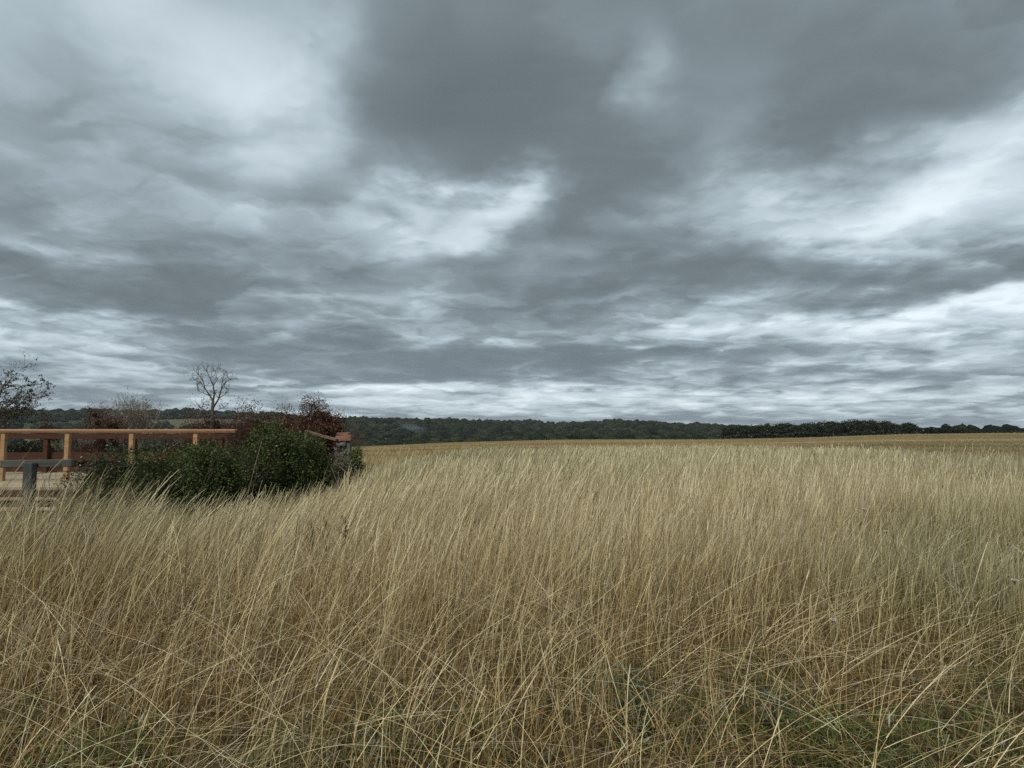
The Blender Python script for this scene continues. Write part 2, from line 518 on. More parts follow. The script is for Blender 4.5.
def hgt(x, y):
    px = 512 + F * x / np.maximum(y, .1)
    h = 1.00 + .12 * sn(x, y, .45, 1.0) + .07 * sn(x, y, 1.6, 2.0)
    # short round the deck, the fence and under the hedge
    bx = np.interp(y, [0, 7.6, 9.0, 12, 17, 20], [-9, -6.5, -4.6, -3.9, -4.0, -4.0])
    near_deck = 1 / (1 + np.exp((x - bx) * 5.0)) * (y > 7.4)
    h = h * (1 - .60 * near_deck)
    h = h * (1 - .16 * (px > 60) * (px < 345) * np.clip((y - 7.2) / 1.5, 0, 1))
    # the ground right before the camera is trodden
    t = np.clip((y - 2.6) / 2.2, 0, 1)
    h = h * (.34 + .66 * t)
    h = np.where((px < 120) & (y > 4.5) & (y < 7.8), np.maximum(h, 1.12), h)
    # a lower greenish hollow on the right
    g = np.exp(-(((px - 960) / 120) ** 2 + ((y - 6.8) / 2.2) ** 2))
    h = h * (1 - .20 * g)
    return h, g, near_deck

def ribbon(base, top_off, bend, width, nseg, tint, green, face, head=None, prof=None):
    """curved tapered blades. base (n,3); top_off (n,3) offset of the tip; bend (n,3) extra curve at the tip."""
    n = len(base)
    t = np.linspace(0, 1, nseg + 1)[None, :, None]
    c = base[:, None, :] + top_off[:, None, :] * t + bend[:, None, :] * (t ** 2.6)
    if prof is None:
        prof = np.clip(1.0 - .72 * np.linspace(0, 1, nseg + 1), 0.12, 1)
    side = np.stack([np.cos(face), np.sin(face), np.zeros(n)], -1)[:, None, :]
    wd = (width[:, None] * prof[None, :])[:, :, None] * .5
    if head is not None:
        wd = wd * head[:, :, None]
    a, b = c - side * wd, c + side * wd
    v = np.stack([a, b], 2).reshape(-1, 3)
    k = 2 * (nseg + 1)
    i0 = (np.arange(n) * k)[:, None]
    s = np.arange(nseg)[None, :] * 2
    f = np.stack([i0 + s, i0 + s + 1, i0 + s + 3, i0 + s + 2], -1).reshape(-1, 4)
    tt = np.broadcast_to(np.linspace(0, 1, nseg + 1)[None, :, None], (n, nseg + 1, 2)).reshape(-1)
    return v, f, np.repeat(tint, k), np.repeat(green, k), tt

def merge(parts):
    off, V_, F_, T_, G_, A_ = 0, [], [], [], [], []
    for v, f, t, g, a in parts:
        V_.append(v); F_.append(f + off); T_.append(t); G_.append(g); A_.append(a)
        off += len(v)
    return np.concatenate(V_), np.concatenate(F_), np.concatenate(T_), np.concatenate(G_), np.concatenate(A_)

def scatter(n, y0, y1, spread=.80, power=1.0, pad=1.2):
    """points over the wedge the camera looks into (and a margin beside it)"""
    u = rng.random(n)
    y = np.sqrt(y0 ** 2 + u * (y1 ** 2 - y0 ** 2))
    x = (rng.random(n) * 2 - 1) * (y * spread + pad)
    return x, y

def blocked(x, y):
    """no tall stems through the deck, hedge or pier"""
    deck = (x < -5.9) & (y > 13.3) & (y < 22.2)
    return deck

def stems(n, y0, y1, wmul, nseg, tallness=1.0):
    x, y = scatter(n, y0, y1)
    # tufts: pull stems toward clump centres
    cx = np.floor(x / .22) * .22 + .11 + .05 * sn(x, y, 9, 1)
    cyy = np.floor(y / .22) * .22 + .11 + .05 * sn(x, y, 8, 2)
    pull = rng.random(len(x)) ** 2 * .5
    if y0 < 12:
        x = x + (cx - x) * pull; y = y + (cyy - y) * pull
    h, g, nd = hgt(x, y)
    px0 = 512 + F * x / np.maximum(y, .1)
    dens = .55 + .45 * sn(x, y, .9, 4.0) + .35 * sn(x, y, 3.6, 5.0)
    dens = np.where((px0 < 150) & (y > 4.5) & (y < 7.85), 2.0, dens)
    keep = fld_mask(x, y) & ~blocked(x, y) & (rng.random(len(x)) < np.clip(dens + .22, .16, 1)) & (rng.random(len(x)) > nd * .5)
    x, y, h, g, nd = x[keep], y[keep], h[keep], g[keep], nd[keep]
    n = len(x)
    px = 512 + F * x / np.maximum(y, .1)
    hh = h * np.clip(rng.normal(1.0, .13, n), .55, 1.35) * tallness
    z = terr(x, y)
    base = np.stack([x, y, z - .02], -1)
    # the wind leans everything a little to the right, more so on the left of the view; gusts vary it
    lean = np.interp(px, [-200, 100, 300, 500, 750, 1024], [.30, .30, .18, .04, -.02, -.02]) + .12 * sn(x, y, .5, 6.0) + .12 * sn(x, y, 1.6, 7.0)
    clump = .14 * sn(x, y, 6.0, 8.0)
    la = lean * .6 + clump + rng.normal(0, .16, n)
    stray = rng.random(n) < np.where(y < 7, .16, .09)
    la = np.where(stray, rng.normal(0, .5, n), la)
    ly = rng.normal(0.0, .14, n) + np.where(stray, rng.normal(0, .35, n), 0)
    up = np.sqrt(np.clip(1 - np.clip(la ** 2 + ly ** 2, 0, .85), .15, 1))
    top = np.stack([la * hh, ly * hh, up * hh], -1)
    bd = np.abs(rng.normal(0, 1, n)) * .09 + .03 + np.clip(lean, -.1, .5) * .24
    bend = np.stack([bd * hh * np.where(stray, np.sign(la + 1e-6), 1), rng.normal(0, .05, n) * hh, -bd * .35 * hh], -1)
    w = wmul * np.maximum(1.0, y / 7.0) * rng.uniform(.6, 1.35, n)
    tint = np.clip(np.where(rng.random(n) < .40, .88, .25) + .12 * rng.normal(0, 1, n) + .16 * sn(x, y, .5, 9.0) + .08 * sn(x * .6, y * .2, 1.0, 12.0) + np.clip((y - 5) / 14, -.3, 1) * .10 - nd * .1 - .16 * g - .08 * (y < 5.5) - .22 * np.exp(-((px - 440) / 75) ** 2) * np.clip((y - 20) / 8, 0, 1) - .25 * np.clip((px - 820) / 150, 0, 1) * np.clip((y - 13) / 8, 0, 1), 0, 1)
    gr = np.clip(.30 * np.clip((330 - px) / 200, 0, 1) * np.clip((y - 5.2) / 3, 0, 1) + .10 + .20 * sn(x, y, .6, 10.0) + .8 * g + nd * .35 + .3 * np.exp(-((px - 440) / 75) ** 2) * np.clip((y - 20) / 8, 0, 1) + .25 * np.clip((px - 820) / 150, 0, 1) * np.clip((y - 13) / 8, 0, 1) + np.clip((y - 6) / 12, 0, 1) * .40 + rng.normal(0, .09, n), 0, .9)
    orange = (rng.random(n) < np.clip(.16 + .25 * sn(x, y, 1.1, 11.0), 0, .5) * (y < 9))
    tint = np.where(orange, tint * .45, tint)
    # a loose seed head: the last third swells and thins again
    prof = np.ones(nseg + 1)
    tl = np.linspace(0, 1, nseg + 1)
    prof = 1.0 - .45 * tl
    hd = np.ones((n, nseg + 1))
    has = rng.random(n) < .45
    sw = np.clip((tl - .74) / .10, 0, 1) * np.clip((1.0 - tl) / .10 + .15, 0, 1)
    hd = hd + has[:, None] * sw[None, :] * rng.uniform(.4, 1.5, n)[:, None]
    face = rng.uniform(-.9, .9, n) if y0 > 6 else rng.uniform(-1.3, 1.3, n)
    return ribbon(base, top, bend, w, nseg, tint, gr, face, hd, prof)

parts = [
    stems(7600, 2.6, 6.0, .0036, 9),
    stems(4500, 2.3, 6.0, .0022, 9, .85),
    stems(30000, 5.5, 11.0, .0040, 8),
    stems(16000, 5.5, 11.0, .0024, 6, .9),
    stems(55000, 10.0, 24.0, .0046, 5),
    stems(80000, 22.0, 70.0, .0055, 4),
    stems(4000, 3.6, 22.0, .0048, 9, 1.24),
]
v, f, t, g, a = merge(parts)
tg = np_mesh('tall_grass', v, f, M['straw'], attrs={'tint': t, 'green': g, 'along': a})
tag(tg, 'tall dry golden straw grass leaning in the wind across the field', 'tall grass', kind='stuff')

def thatch():
    out_ = []
    # dead leaves at the foot of the stems, curling every way
    n = 60000
    x, y = scatter(n, 2.0, 9.0)
    ok = rng.random(n) < np.clip(1.25 - y / 10, .1, 1)
    x, y = x[ok], y[ok]; n = len(x)
    ln = rng.uniform(.10, .48, n) * np.clip(.55 + y * .08, 0, 1.1)
    an = rng.uniform(0, 2 * math.pi, n); tiltz = rng.beta(1.6, 1.8, n) * 1.25
    zb = terr(x, y) + rng.uniform(0, .22, n) * np.clip((y - 1.8) / 2, .15, 1)
    base = np.stack([x, y, zb], -1)
    top = np.stack([np.cos(an) * np.cos(tiltz) * ln, np.sin(an) * np.cos(tiltz) * ln, np.sin(tiltz) * ln], -1)
    bend = np.stack([np.cos(an + .8) * .35 * ln, np.sin(an + .8) * .35 * ln, -.35 * ln * rng.random(n)], -1)
    tint = np.clip(rng.beta(1.0, 4.4, n) * .95, 0, 1)
    gp = np.clip(sn(x, y, 1.5, 20.0) * 1.5 - .30 + np.clip((4.6 - y) / 3, -.4, .45), 0, 1)
    gr = np.where(rng.random(n) < gp, rng.uniform(.6, 1, n), rng.uniform(0, .2, n))
    out_.append(ribbon(base, top, bend, rng.uniform(.0025, .0065, n), 5, tint, gr, rng.uniform(0, math.pi, n)))
    # long lodged stalks lying across the others
    n = 6000
    x, y = scatter(n, 2.2, 8.0)
    ln = rng.uniform(.5, 1.15, n)
    an = rng.choice([0, math.pi], n, p=[.62, .38]) + rng.normal(0, .55, n)
    el_ = np.clip(rng.normal(.45, .35, n), -.05, 1.1)
    base = np.stack([x, y, terr(x, y) + rng.uniform(.02, .42, n) * np.clip((y - 1.8) / 2, .2, 1)], -1)
    top = np.stack([np.cos(an) * np.cos(el_) * ln, np.sin(an) * np.cos(el_) * ln * .6, np.sin(el_) * ln * .8], -1)
    bend = np.stack([np.cos(an) * .12 * ln, np.zeros(n), -.16 * ln], -1)
    out_.append(ribbon(base, top, bend, rng.uniform(.0022, .0048, n), 9, np.clip(rng.normal(.86, .14, n), 0, 1), rng.uniform(0, .15, n), rng.uniform(-1, 1, n)))
    return merge(out_)
v, f, t, g, a = thatch()
o = np_mesh('grass_thatch', v, f, M['straw'], attrs={'tint': t, 'green': g, 'along': a * .0 + .45})
tag(o, 'tangled dead grass leaves and fallen stalks at the foot of the stems', 'dead grass', kind='stuff')

def low_field():
    """short coarse growth beyond the pale grass: reads as olive and brown tussocks"""
    n = 110000
    u = rng.random(n)
    y = 16 * (330 / 16) ** (u ** .8)
    x = (rng.random(n) * 2 - 1) * (y * .80 + 2)
    ok = (~fld_mask(x, y) | (y > 55)) & ~blocked(x, y) & ((y < 150) | (rng.random(n) < .4))
    px = 512 + F * x / y
    ok &= ~((px < 352) & (y > 22))
    x, y, px = x[ok], y[ok], px[ok]; n = len(x)
    h = (.42 + .12 * sn(x, y, .15, 30.0)) * rng.uniform(.5, 1.2, n) * np.interp(y, [16, 60, 150, 330], [1.1, .9, .7, .5])
    base = np.stack([x, y, terr(x, y) - .03], -1)
    top = np.stack([rng.normal(.06, .12, n) * h, rng.normal(0, .1, n) * h, h], -1)
    bend = np.stack([.12 * h, 0 * h, -.04 * h], -1)
    band = sn(x * .18, y, .10, 31.0)
    tint = np.clip(.28 + .20 * band + rng.normal(0, .14, n) - .16 * np.clip((px - 780) / 120, 0, 1) * (y < 140), 0, 1)
    gr = np.clip(.35 + .28 * sn(x * .25, y, .07, 32.0) + .28 * np.clip((px - 780) / 120, 0, 1) * (y < 120) + rng.normal(0, .1, n), 0, .8)
    return ribbon(base, top, bend, .0045 * np.maximum(1, y / 7) * rng.uniform(.7, 1.5, n), 3, tint, gr, rng.uniform(-.9, .9, n))
v, f, t, g, a = low_field()
o = np_mesh('field_grass', v, f, M['straw'], attrs={'tint': t, 'green': g, 'along': a * .5 + .4})
tag(o, 'low olive and brown field grass beyond the pale tall grass', 'field grass', kind='stuff')

def herbs():
    """soft green ground leaves showing low between the stems"""
    spots = [(45, 670, .50), (20, 720, .5), (130, 740, .35), (385, 740, .35), (350, 700, .25), (470, 735, .3), (530, 668, .45), (610, 700, .3),
             (635, 690, .4), (740, 665, .35), (770, 700, .4), (690, 735, .45), (800, 742, .35), (840, 745, .3), (975, 690, .3), (900, 752, .4), (960, 735, .35), (280, 755, .25), (80, 760, .4)]
    out_ = []
    for (px, py, r) in spots:
        d = ray(px, py)
        k = -(EYE - .12) / d[2] if d[2] < 0 else 4
        cx_, cy_ = d[0] * k, d[1] * k
        n = int(750 * r / .35)
        x = cx_ + rng.normal(0, r * .55, n); y = cy_ + rng.normal(0, r * .7, n)
        ln = rng.uniform(.03, .10, n)
        an = rng.uniform(0, 6.28, n); e_ = rng.uniform(-.2, 1.1, n)
        base = np.stack([x, y, terr(x, y) + rng.random(n) * .26 * np.exp(-((x - cx_) ** 2 + (y - cy_) ** 2) / (r * r))], -1)
        top = np.stack([np.cos(an) * np.cos(e_) * ln, np.sin(an) * np.cos(e_) * ln, np.sin(e_) * ln], -1)
        out_.append(ribbon(base, top, top * 0 + [0, 0, -.01], rng.uniform(.005, .014, n), 3, np.clip(rng.beta(2, 2, n), 0, 1), rng.random(n), rng.uniform(0, 3.14, n), prof=np.array([.25, 1, .8, .08])))
    return merge(out_)
v, f, t, g, a = herbs()
o = np_mesh('ground_herbs', v, f, M['leaf_herb'], attrs={'tint': t})
tag(o, 'patches of low green leaves between the dry stems', 'ground cover', kind='stuff')

# ------------------------------------------------------------------ the timber deck on the left
GX = -4.6
def gz(x, y): return float(terr(x, y))

YF, YB, YD, DZ = 17.0, 21.6, 14.1, 0.62
ZR = at(100, 429.4, YF).z           # top of the front rail (a little above the eye)
def X(px, Y): return at(px, 440, Y).x
deck = empty('timber_deck', (X(100, YF), YD, gz(-9, YF)))
tag(deck, 'low deck of pale planks inside the orange timber railing, behind the old fence', 'deck')
xl, xr = X(-190, YF) - deck.location.x, X(236, YF) - deck.location.x
yy, k = 0.12, 0
DX0 = xl
while yy < YB + .25 - YD:
    mbx = MB().box((xl, yy, DZ - .03 - deck.location.z), (xr + .6, yy + .136, DZ - deck.location.z), jit=.003)
    mbx.build('plank', M['plank'], deck)
    yy += .15
MB().box((xl, .02, DZ - .22 - deck.location.z), (xr + .6, .06, DZ - .034 - deck.location.z)).build('fascia', M['shaded_red_timber'], deck)
for s in range(9):
    x0 = xl + .3 + s * (xr - xl) / 8.2
    MB().bar((x0, .075, -.1), (x0, .075, DZ - .24 - deck.location.z), .09, .09).build('post', M['old_timber_up'], deck)

steps = empty('deck_steps', (X(22, 14.0), 14.0, gz(-9.6, 14)))
tag(steps, 'pair of pale plank steps leading up to the front edge of the deck', 'steps')
w_ = 2.2
for (yo, zt) in ((-.62, .30), (-.26, .46)):
    for q in range(2):
        MB().box((-w_, yo + q * .16, zt - .035), (w_ * .62, yo + q * .16 + .148, zt), jit=.003).build('tread', M['plank'], steps)
for sx in (-w_ + .1, -.4, w_ * .62 - .1):
    MB().bar((sx, -.60, .16), (sx, .06, .34), .05, .12).build('stringer', M['old_timber'], steps)

def railing(label, Y, pxs, ztop, mat_rail, mat_post, pw, boards, x0, x1, name='timber_railing'):
    c = empty(name, (X(pxs[len(pxs) // 2], Y), Y, DZ))
    tag(c, label, 'railing')
    ox = c.location.x
    zt = ztop - DZ
    MB().box((x0 - ox, -.075, zt - .030), (x1 - ox, .075, zt)).build('handrail', mat_rail, c, bevel=.005)
    MB().box((x0 - ox, -.022 - pw / 2, zt - .032 - (.05 if Y < 19 else .13)), (x1 - ox, -pw / 2 - .002, zt - .033)).build('top_rail', M['rail_side'] if Y < 19 else M['shaded_red_timber'], c, bevel=.004)
    for px in pxs:
        xx = X(px, Y) - ox
        MB().box((xx - pw / 2, -pw / 2, .0), (xx + pw / 2, pw / 2, zt - .033)).build('post', mat_post, c, bevel=.006)
    for (za, zb) in boards:
        MB().box((x0 - ox, pw / 2 + .002, za), (x1 - ox, pw / 2 + .028, zb)).build('side_board', M['shaded_red_timber'], c, bevel=.003)
    return c
railing('front railing of new orange timber with square posts along the deck edge', YF, [-190, -125, -60, 4, 68, 132, 196], ZR,
        M['pink_timber'], M['orange_timber'], .105, [], X(-192, YF), X(236, YF))
railing('rear railing of timber boards with shade painted in red-brown across the back of the deck', YB, [-100, -40, 47, 134, 221], at(100, 433.6, YB).z,
        M['shaded_red_timber'], M['shaded_red_timber'], .14, [(.34, .60), (.01, .15)], X(-140, YB), X(232, YB))
# the ramp rail that runs down to the brick pier
rr_ = empty('ramp_rail', (X(318, 17.0), 17.0, gz(-4, 17)))
tag(rr_, 'short dull brown timber rail sloping down behind the hedge to the brick pier', 'rail')
o_ = rr_.location
p0, p1, p2 = at(306, 431.2, 17.4) - o_, at(320, 434.2, 17.1) - o_, at(337, 440, 16.8) - o_
MB().bar(p0, p2, .09, .05).build('rail', M['dull_timber'], rr_)
for p in (p0,):
    MB().bar((p.x, p.y, -.05), (p.x, p.y, p.z - .036), .09, .09).build('post', M['dull_timber'], rr_)

# weathered fence in front of the deck
YW = 7.9
fe = empty('old_fence', (X(32, YW), YW, gz(-5.4, YW)))
tag(fe, 'weathered grey post and rail fence in the grass before the deck', 'fence')
o_ = fe.location
zt = at(32, 461.5, YW).z - o_.z
MB().bar((X(-120, YW) - o_.x, 0.07, zt - .045), (X(70, YW) - o_.x, 0.07, zt - .02), .045, .085).build('rail', M['old_timber'], fe, bevel=.006)
for px in (-90, 32):
    MB().box((X(px, YW) - o_.x - .052, -.05, -.1), (X(px, YW) - o_.x + .052, .045, zt - .012)).build('post', M['old_timber_up'], fe, bevel=.008)
zw = at(20, 474, YW).z - o_.z
MB().tube([(X(-120, YW) - o_.x, .06, zw), (X(-40, YW) - o_.x, .055, zw - .004), (X(32, YW) - o_.x, .06, zw), (X(125, YW + 1.0) - o_.x, 1.2, zw + .05)], [.004] * 4, 5).build('wire', M['old_timber'], fe)

# brick pier at the end of the hedge
pier_m, N = mat('red_brick')
oc = N.n('ShaderNodeTexCoord').outputs['Object']
bt = N.n('ShaderNodeTexBrick')
mp = N.n('ShaderNodeMapping'); N.inp(mp.inputs['Vector'], oc); mp.inputs['Rotation'].default_value = (R(90), 0, 0)
N.inp(bt.inputs['Vector'], mp.outputs[0])
bt.inputs['Scale'].default_value = 4.6
bt.inputs['Color1'].default_value = (.20, .07, .042, 1); bt.inputs['Color2'].default_value = (.28, .12, .075, 1); bt.inputs['Mortar'].default_value = (.20, .17, .14, 1)
bt.inputs['Mortar Size'].default_value = .03
bn = N.noise(oc, 18, 5, .7)
out(N, principled(N, N.mix(N.m('MULTIPLY', bn, .5), bt.outputs['Color'], (.16, .09, .07)), .95, (bt.outputs['Fac'], -.4, .01)))
rend_m, N = mat('grey_stone')
oc = N.n('ShaderNodeTexCoord').outputs['Object']
bn = N.noise(oc, 6, 7, .7, .5)
out(N, principled(N, N.ramp(bn, [(.3, (.05, .047, .042)), (.5, (.12, .11, .098)), (.7, (.22, .20, .175))]), .95, (bn, .6, .03)))
PY = 17.2
pier = empty('brick_pier', (X(344, PY), PY, gz(-4, PY)))
tag(pier, 'stub of old wall with red bricks on grey stone at the hedge end', 'brick pier')
o_ = pier.location
zb = at(344, 441, PY).z - o_.z; ztp = at(344, 432.5, PY).z - o_.z
for q, (xa, xb, za, zc) in enumerate([(-.17, .20, zb, ztp - .07), (-.15, .12, ztp - .068, ztp), (-.22, -.172, zb, zb + .09)]):
    MB().box((xa, -.16, za), (xb, .16, zc), jit=.012).build('brickwork', pier_m, pier, bevel=.01)
sb = MB()
for q in range(48):
    cx_ = random.uniform(-.17, .15); zz = random.uniform(0, zb - .12)
    sx, sz = random.uniform(.05, .10), random.uniform(.05, .11)
    if zz + sz > zb: sz = zb - zz - .004
    sb.box((cx_ - sx, -.2 + random.uniform(-.08, .05), zz), (cx_ + sx, .18, zz + sz), jit=.02)
sb.box((-.17, -.12, -.1), (.17, .12, zb - .004))
sb.build('stonework', rend_m, pier)

# ------------------------------------------------------------------ bushes and trees
def leaves(name, pts, size, mt, parent, up=.3, aspect=.55, tint=None, loc=None):
    """one small folded leaf per point"""
    pts = np.asarray(pts, float); n = len(pts)
    nrm = rng.normal(0, 1, (n, 3)); nrm[:, 2] = np.abs(nrm[:, 2]) + up
    nrm /= np.linalg.norm(nrm, axis=1)[:, None]
    a = np.cross(nrm, rng.normal(0, 1, (n, 3))); a /= np.linalg.norm(a, axis=1)[:, None] + 1e-9
    b = np.cross(nrm, a)
    s = (size * rng.uniform(.55, 1.35, n))[:, None]
    L, W = a * s, b * s * aspect
    v = np.stack([pts - L, pts + W * .9 - L * .1, pts + L, pts - W * .9 - L * .1], 1).reshape(-1, 3)
    f = np.arange(4 * n).reshape(-1, 4)
    t = rng.random(n) if tint is None else tint
    return np_mesh(name, v, f, mt, parent, attrs={'tint': np.repeat(np.clip(t, 0, 1), 4)}, loc=loc)

def grow(mb, p, d, L, r, depth, tips, bend=.35, kids=(2, 3), shrink=.72, up=.12, spread=.75, seg=4, gnarl=.22):
    pts, rad = [Vector(p)], [r]
    q, dd = Vector(p), Vector(d).normalized()
    for i in range(seg):
        dd = (dd + Vector((random.gauss(0, gnarl), random.gauss(0, gnarl), random.gauss(up * .5, gnarl)))).normalized()
        q = q + dd * (L / seg)
        pts.append(q.copy()); rad.append(r * (1 - .42 * (i + 1) / seg))
        if depth > 0 and i >= 1 and random.random() < bend:
            tips.append((q.copy(), depth))
            nd = (dd + Vector((random.gauss(0, 1), random.gauss(0, 1), random.gauss(.15, .7))).normalized() * spread * 1.2).normalized()
            grow(mb, q, nd, L * shrink * .75, rad[-1] * .62, depth - 1, tips, bend, kids, shrink, up, spread, seg, gnarl)
    mb.tube(pts, rad, 6 if r > .03 else 4 if r > .008 else 3)
    if depth > 0:
        for _ in range(random.randint(*kids)):
            nd = (dd + Vector((random.gauss(0, 1), random.gauss(0, 1), random.gauss(.1, .7))).normalized() * spread).normalized()
            grow(mb, q, nd, L * shrink * random.uniform(.8, 1.15), rad[-1] * .78, depth - 1, tips, bend, kids, shrink, up, spread, seg, gnarl)
    else:
        tips.append((q.copy(), 0))

def lumps(n, lobes, shell=.75):
    """points in the outer part of overlapping uneven lobes: (x, y, z, rx, ry, rz)"""
    out_ = []
    wts = np.array([l[3] * l[4] * l[5] for l in lobes]) ** .8
    cnt = (n * wts / wts.sum()).astype(int)
    for (cx_, cy_, cz_, rx, ry, rz), c in zip(lobes, cnt):
        d = rng.normal(0, 1, (c, 3)); d /= np.linalg.norm(d, axis=1)[:, None]
        rad = shell + (1 - shell) * rng.random(c) ** .6
        rad *= 1 + .16 * np.sin(d[:, 0] * 5 + cx_ * 9) * np.sin(d[:, 2] * 6 + cz_ * 5) + .12 * np.sin(d[:, 1] * 9 + d[:, 0] * 8 + cy_)
        rad *= np.where(rng.random(c) < .12, rng.uniform(1.0, 1.22, c), 1)
        inner = rng.random(c) < .25
        rad = np.where(inner, rad * rng.uniform(.35, .9, c), rad)
        out_.append(np.array([cx_, cy_, cz_]) + d * rad[:, None] * np.array([rx, ry, rz]))
    p = np.concatenate(out_)
    return p[p[:, 2] > .03]

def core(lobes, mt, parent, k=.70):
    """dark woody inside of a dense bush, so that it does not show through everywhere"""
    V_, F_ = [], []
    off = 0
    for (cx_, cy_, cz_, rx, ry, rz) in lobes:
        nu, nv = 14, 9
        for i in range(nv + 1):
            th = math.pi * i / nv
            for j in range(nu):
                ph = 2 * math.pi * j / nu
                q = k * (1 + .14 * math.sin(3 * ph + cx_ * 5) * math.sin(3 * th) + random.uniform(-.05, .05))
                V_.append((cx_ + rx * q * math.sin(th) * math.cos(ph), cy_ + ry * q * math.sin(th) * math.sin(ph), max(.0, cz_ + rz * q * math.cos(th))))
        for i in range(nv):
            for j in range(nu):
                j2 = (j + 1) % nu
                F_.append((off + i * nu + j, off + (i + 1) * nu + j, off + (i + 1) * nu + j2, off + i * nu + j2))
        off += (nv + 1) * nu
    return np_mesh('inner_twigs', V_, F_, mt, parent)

def bush(name, label, cat, px, Y, width, height, depth_, nleaf, leaf, mt, bark, group=None, seed=0, size=.026, twig=18, nl=9, bare=.35, core_k=.68):
    random.seed(seed); 
    x = X(px, Y)
    root = empty(name, (x, Y, gz(x, Y) - .02))
    tag(root, label, cat, group)
    nleaf = int(nleaf * (2.3 if Y < 18 else 3.0)); size = size * (.86 if Y < 18 else 1.15)
    lobes = [(0, 0, height * .45, width * .44, depth_ * .44, height * .53)]
    for i in range(nl):
        fx = random.uniform(-1, 1)
        hx = height * (1 - .45 * abs(fx) ** 1.5) * random.uniform(.72, .98)
        rr2 = random.uniform(.11, .30) * min(width, height * 1.6)
        lobes.append((fx * (width / 2 - rr2 * .7), random.uniform(-.8, .8) * (depth_ / 2 - rr2 * .5), hx - rr2 * .9 if random.random() < .6 else hx * .45, rr2, rr2, rr2 * .9))
    if core_k: core(lobes, M['core_rust'] if mt == M['leaf_rust'] else M['core'], root, core_k)
    p = lumps(nleaf, lobes)
    zt_ = p[:, 2] / height
    tint = np.clip(rng.beta(1.8, 2.2, len(p)) + .18 * sn(p[:, 0], p[:, 1] + p[:, 2], 5.0, seed) , 0, 1)
    leaves('foliage', p, np.full(len(p), size), mt, root, tint=tint)
    mb, tips = MB(), []
    for i in range(twig):
        a = random.uniform(0, 2 * math.pi); rad_ = random.uniform(.05, .35)
        st = Vector((math.cos(a) * width * rad_, math.sin(a) * depth_ * rad_, 0))
        grow(mb, st, (math.cos(a) * .45, math.sin(a) * .4, 1), height * (.30 + .45 * bare * random.random()), .012, 2, tips, .3, (1, 3), .62, .3, .55, 4, .14)
    mb.build('twigs', bark, root)
    return root, lobes

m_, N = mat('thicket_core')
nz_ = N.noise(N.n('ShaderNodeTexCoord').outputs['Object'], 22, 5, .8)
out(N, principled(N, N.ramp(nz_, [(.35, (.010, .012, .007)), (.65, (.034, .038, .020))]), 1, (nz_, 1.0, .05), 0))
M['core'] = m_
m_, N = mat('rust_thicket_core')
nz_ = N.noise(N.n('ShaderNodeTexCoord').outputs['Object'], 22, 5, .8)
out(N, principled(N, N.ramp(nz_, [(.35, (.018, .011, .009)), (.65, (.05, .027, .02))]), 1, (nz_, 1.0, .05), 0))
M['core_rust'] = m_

# hedge in front of the deck (grows from the old fence back to the pier)
bush('hedge_bush', 'dark green hedge bush with red-brown bare twigs at its left beside the fence', 'bush', 106, 10.6, 1.25, 1.55, 1.3, 8000, None, M['leaf_haw'], M['bark_red'], 'hedge bushes before the deck', 3, .022, 44, 7, .35)
bush('hedge_bush', 'low dense dark green hedge bush in front of the deck railing', 'bush', 150, 10.6, 1.9, 1.56, 1.7, 19000, None, M['leaf_hedge'], M['bark_dark'], 'hedge bushes before the deck', 5, .024, 14, 11, .75)
bush('hedge_bush', 'broad dark green hedge bush where the deck railing ends', 'bush', 203, 11.9, 1.5, 1.62, 1.8, 22000, None, M['leaf_hedge'], M['bark_dark'], 'hedge bushes before the deck', 8, .025, 14, 12, .75)
bush('hedge_bush', 'tall rounded dark green hedge bush left of the rust-red thicket', 'bush', 274, 13.6, 1.6, 1.98, 2.0, 24000, None, M['leaf_hedge'], M['bark_dark'], 'hedge bushes before the deck', 13, .026, 16, 12, .75)
bush('hedge_bush', 'right-hand dark green hedge bush under the sloping ramp rail', 'bush', 306, 15.0, 1.2, 1.78, 1.6, 16000, None, M['leaf_hedge'], M['bark_dark'], 'hedge bushes before the deck', 21, .026, 12, 9, .75)
bush('small_shrub', 'small bright green shrub just right of the brick pier', 'shrub', 355, 16.7, .58, 1.48, .6, 4200, None, M['leaf_herb'], M['bark_dark'], None, 31, .024, 6, 5)
bush('bramble', 'low tangle of grey dry brambles below the brick pier', 'bramble', 337, 16.2, .95, 1.42, .5, 6500, None, M['leaf_grey'], M['bark_grey'], None, 33, .02, 26, 4, .2, .5)
# rust-red growth behind the deck
bush('rust_thicket', 'rust-red rounded thicket with bare tips above the brick pier', 'thicket', 319, 19.5, 1.9, 2.72, 1.8, 30000, None, M['leaf_rust'], M['bark_red'], None, 41, .020, 60, 12, .42, .55)
bush('rust_scrub', 'low rust-red scrub just left of the rounded rust thicket', 'scrub', 290, 21.0, 1.5, 2.62, 1.6, 9000, None, M['leaf_rust'], M['bark_red'], 'red-brown scrub behind the deck', 43, .020, 40, 8, .30, .60)
bush('rust_scrub', 'red-brown scrub with upright bare tips behind the end of the railing', 'scrub', 252, 22.0, 2.0, 2.92, 1.8, 9500, None, M['leaf_rust'], M['bark_red'], 'red-brown scrub behind the deck', 47, .020, 60, 9, .36, .60)
bush('rust_scrub', 'red-brown twiggy scrub round the foot of the tall bare tree', 'scrub', 205, 23.0, 2.4, 2.75, 1.8, 7500, None, M['leaf_rust'], M['bark_red'], 'red-brown scrub behind the deck', 53, .020, 60, 9, .40, .60)
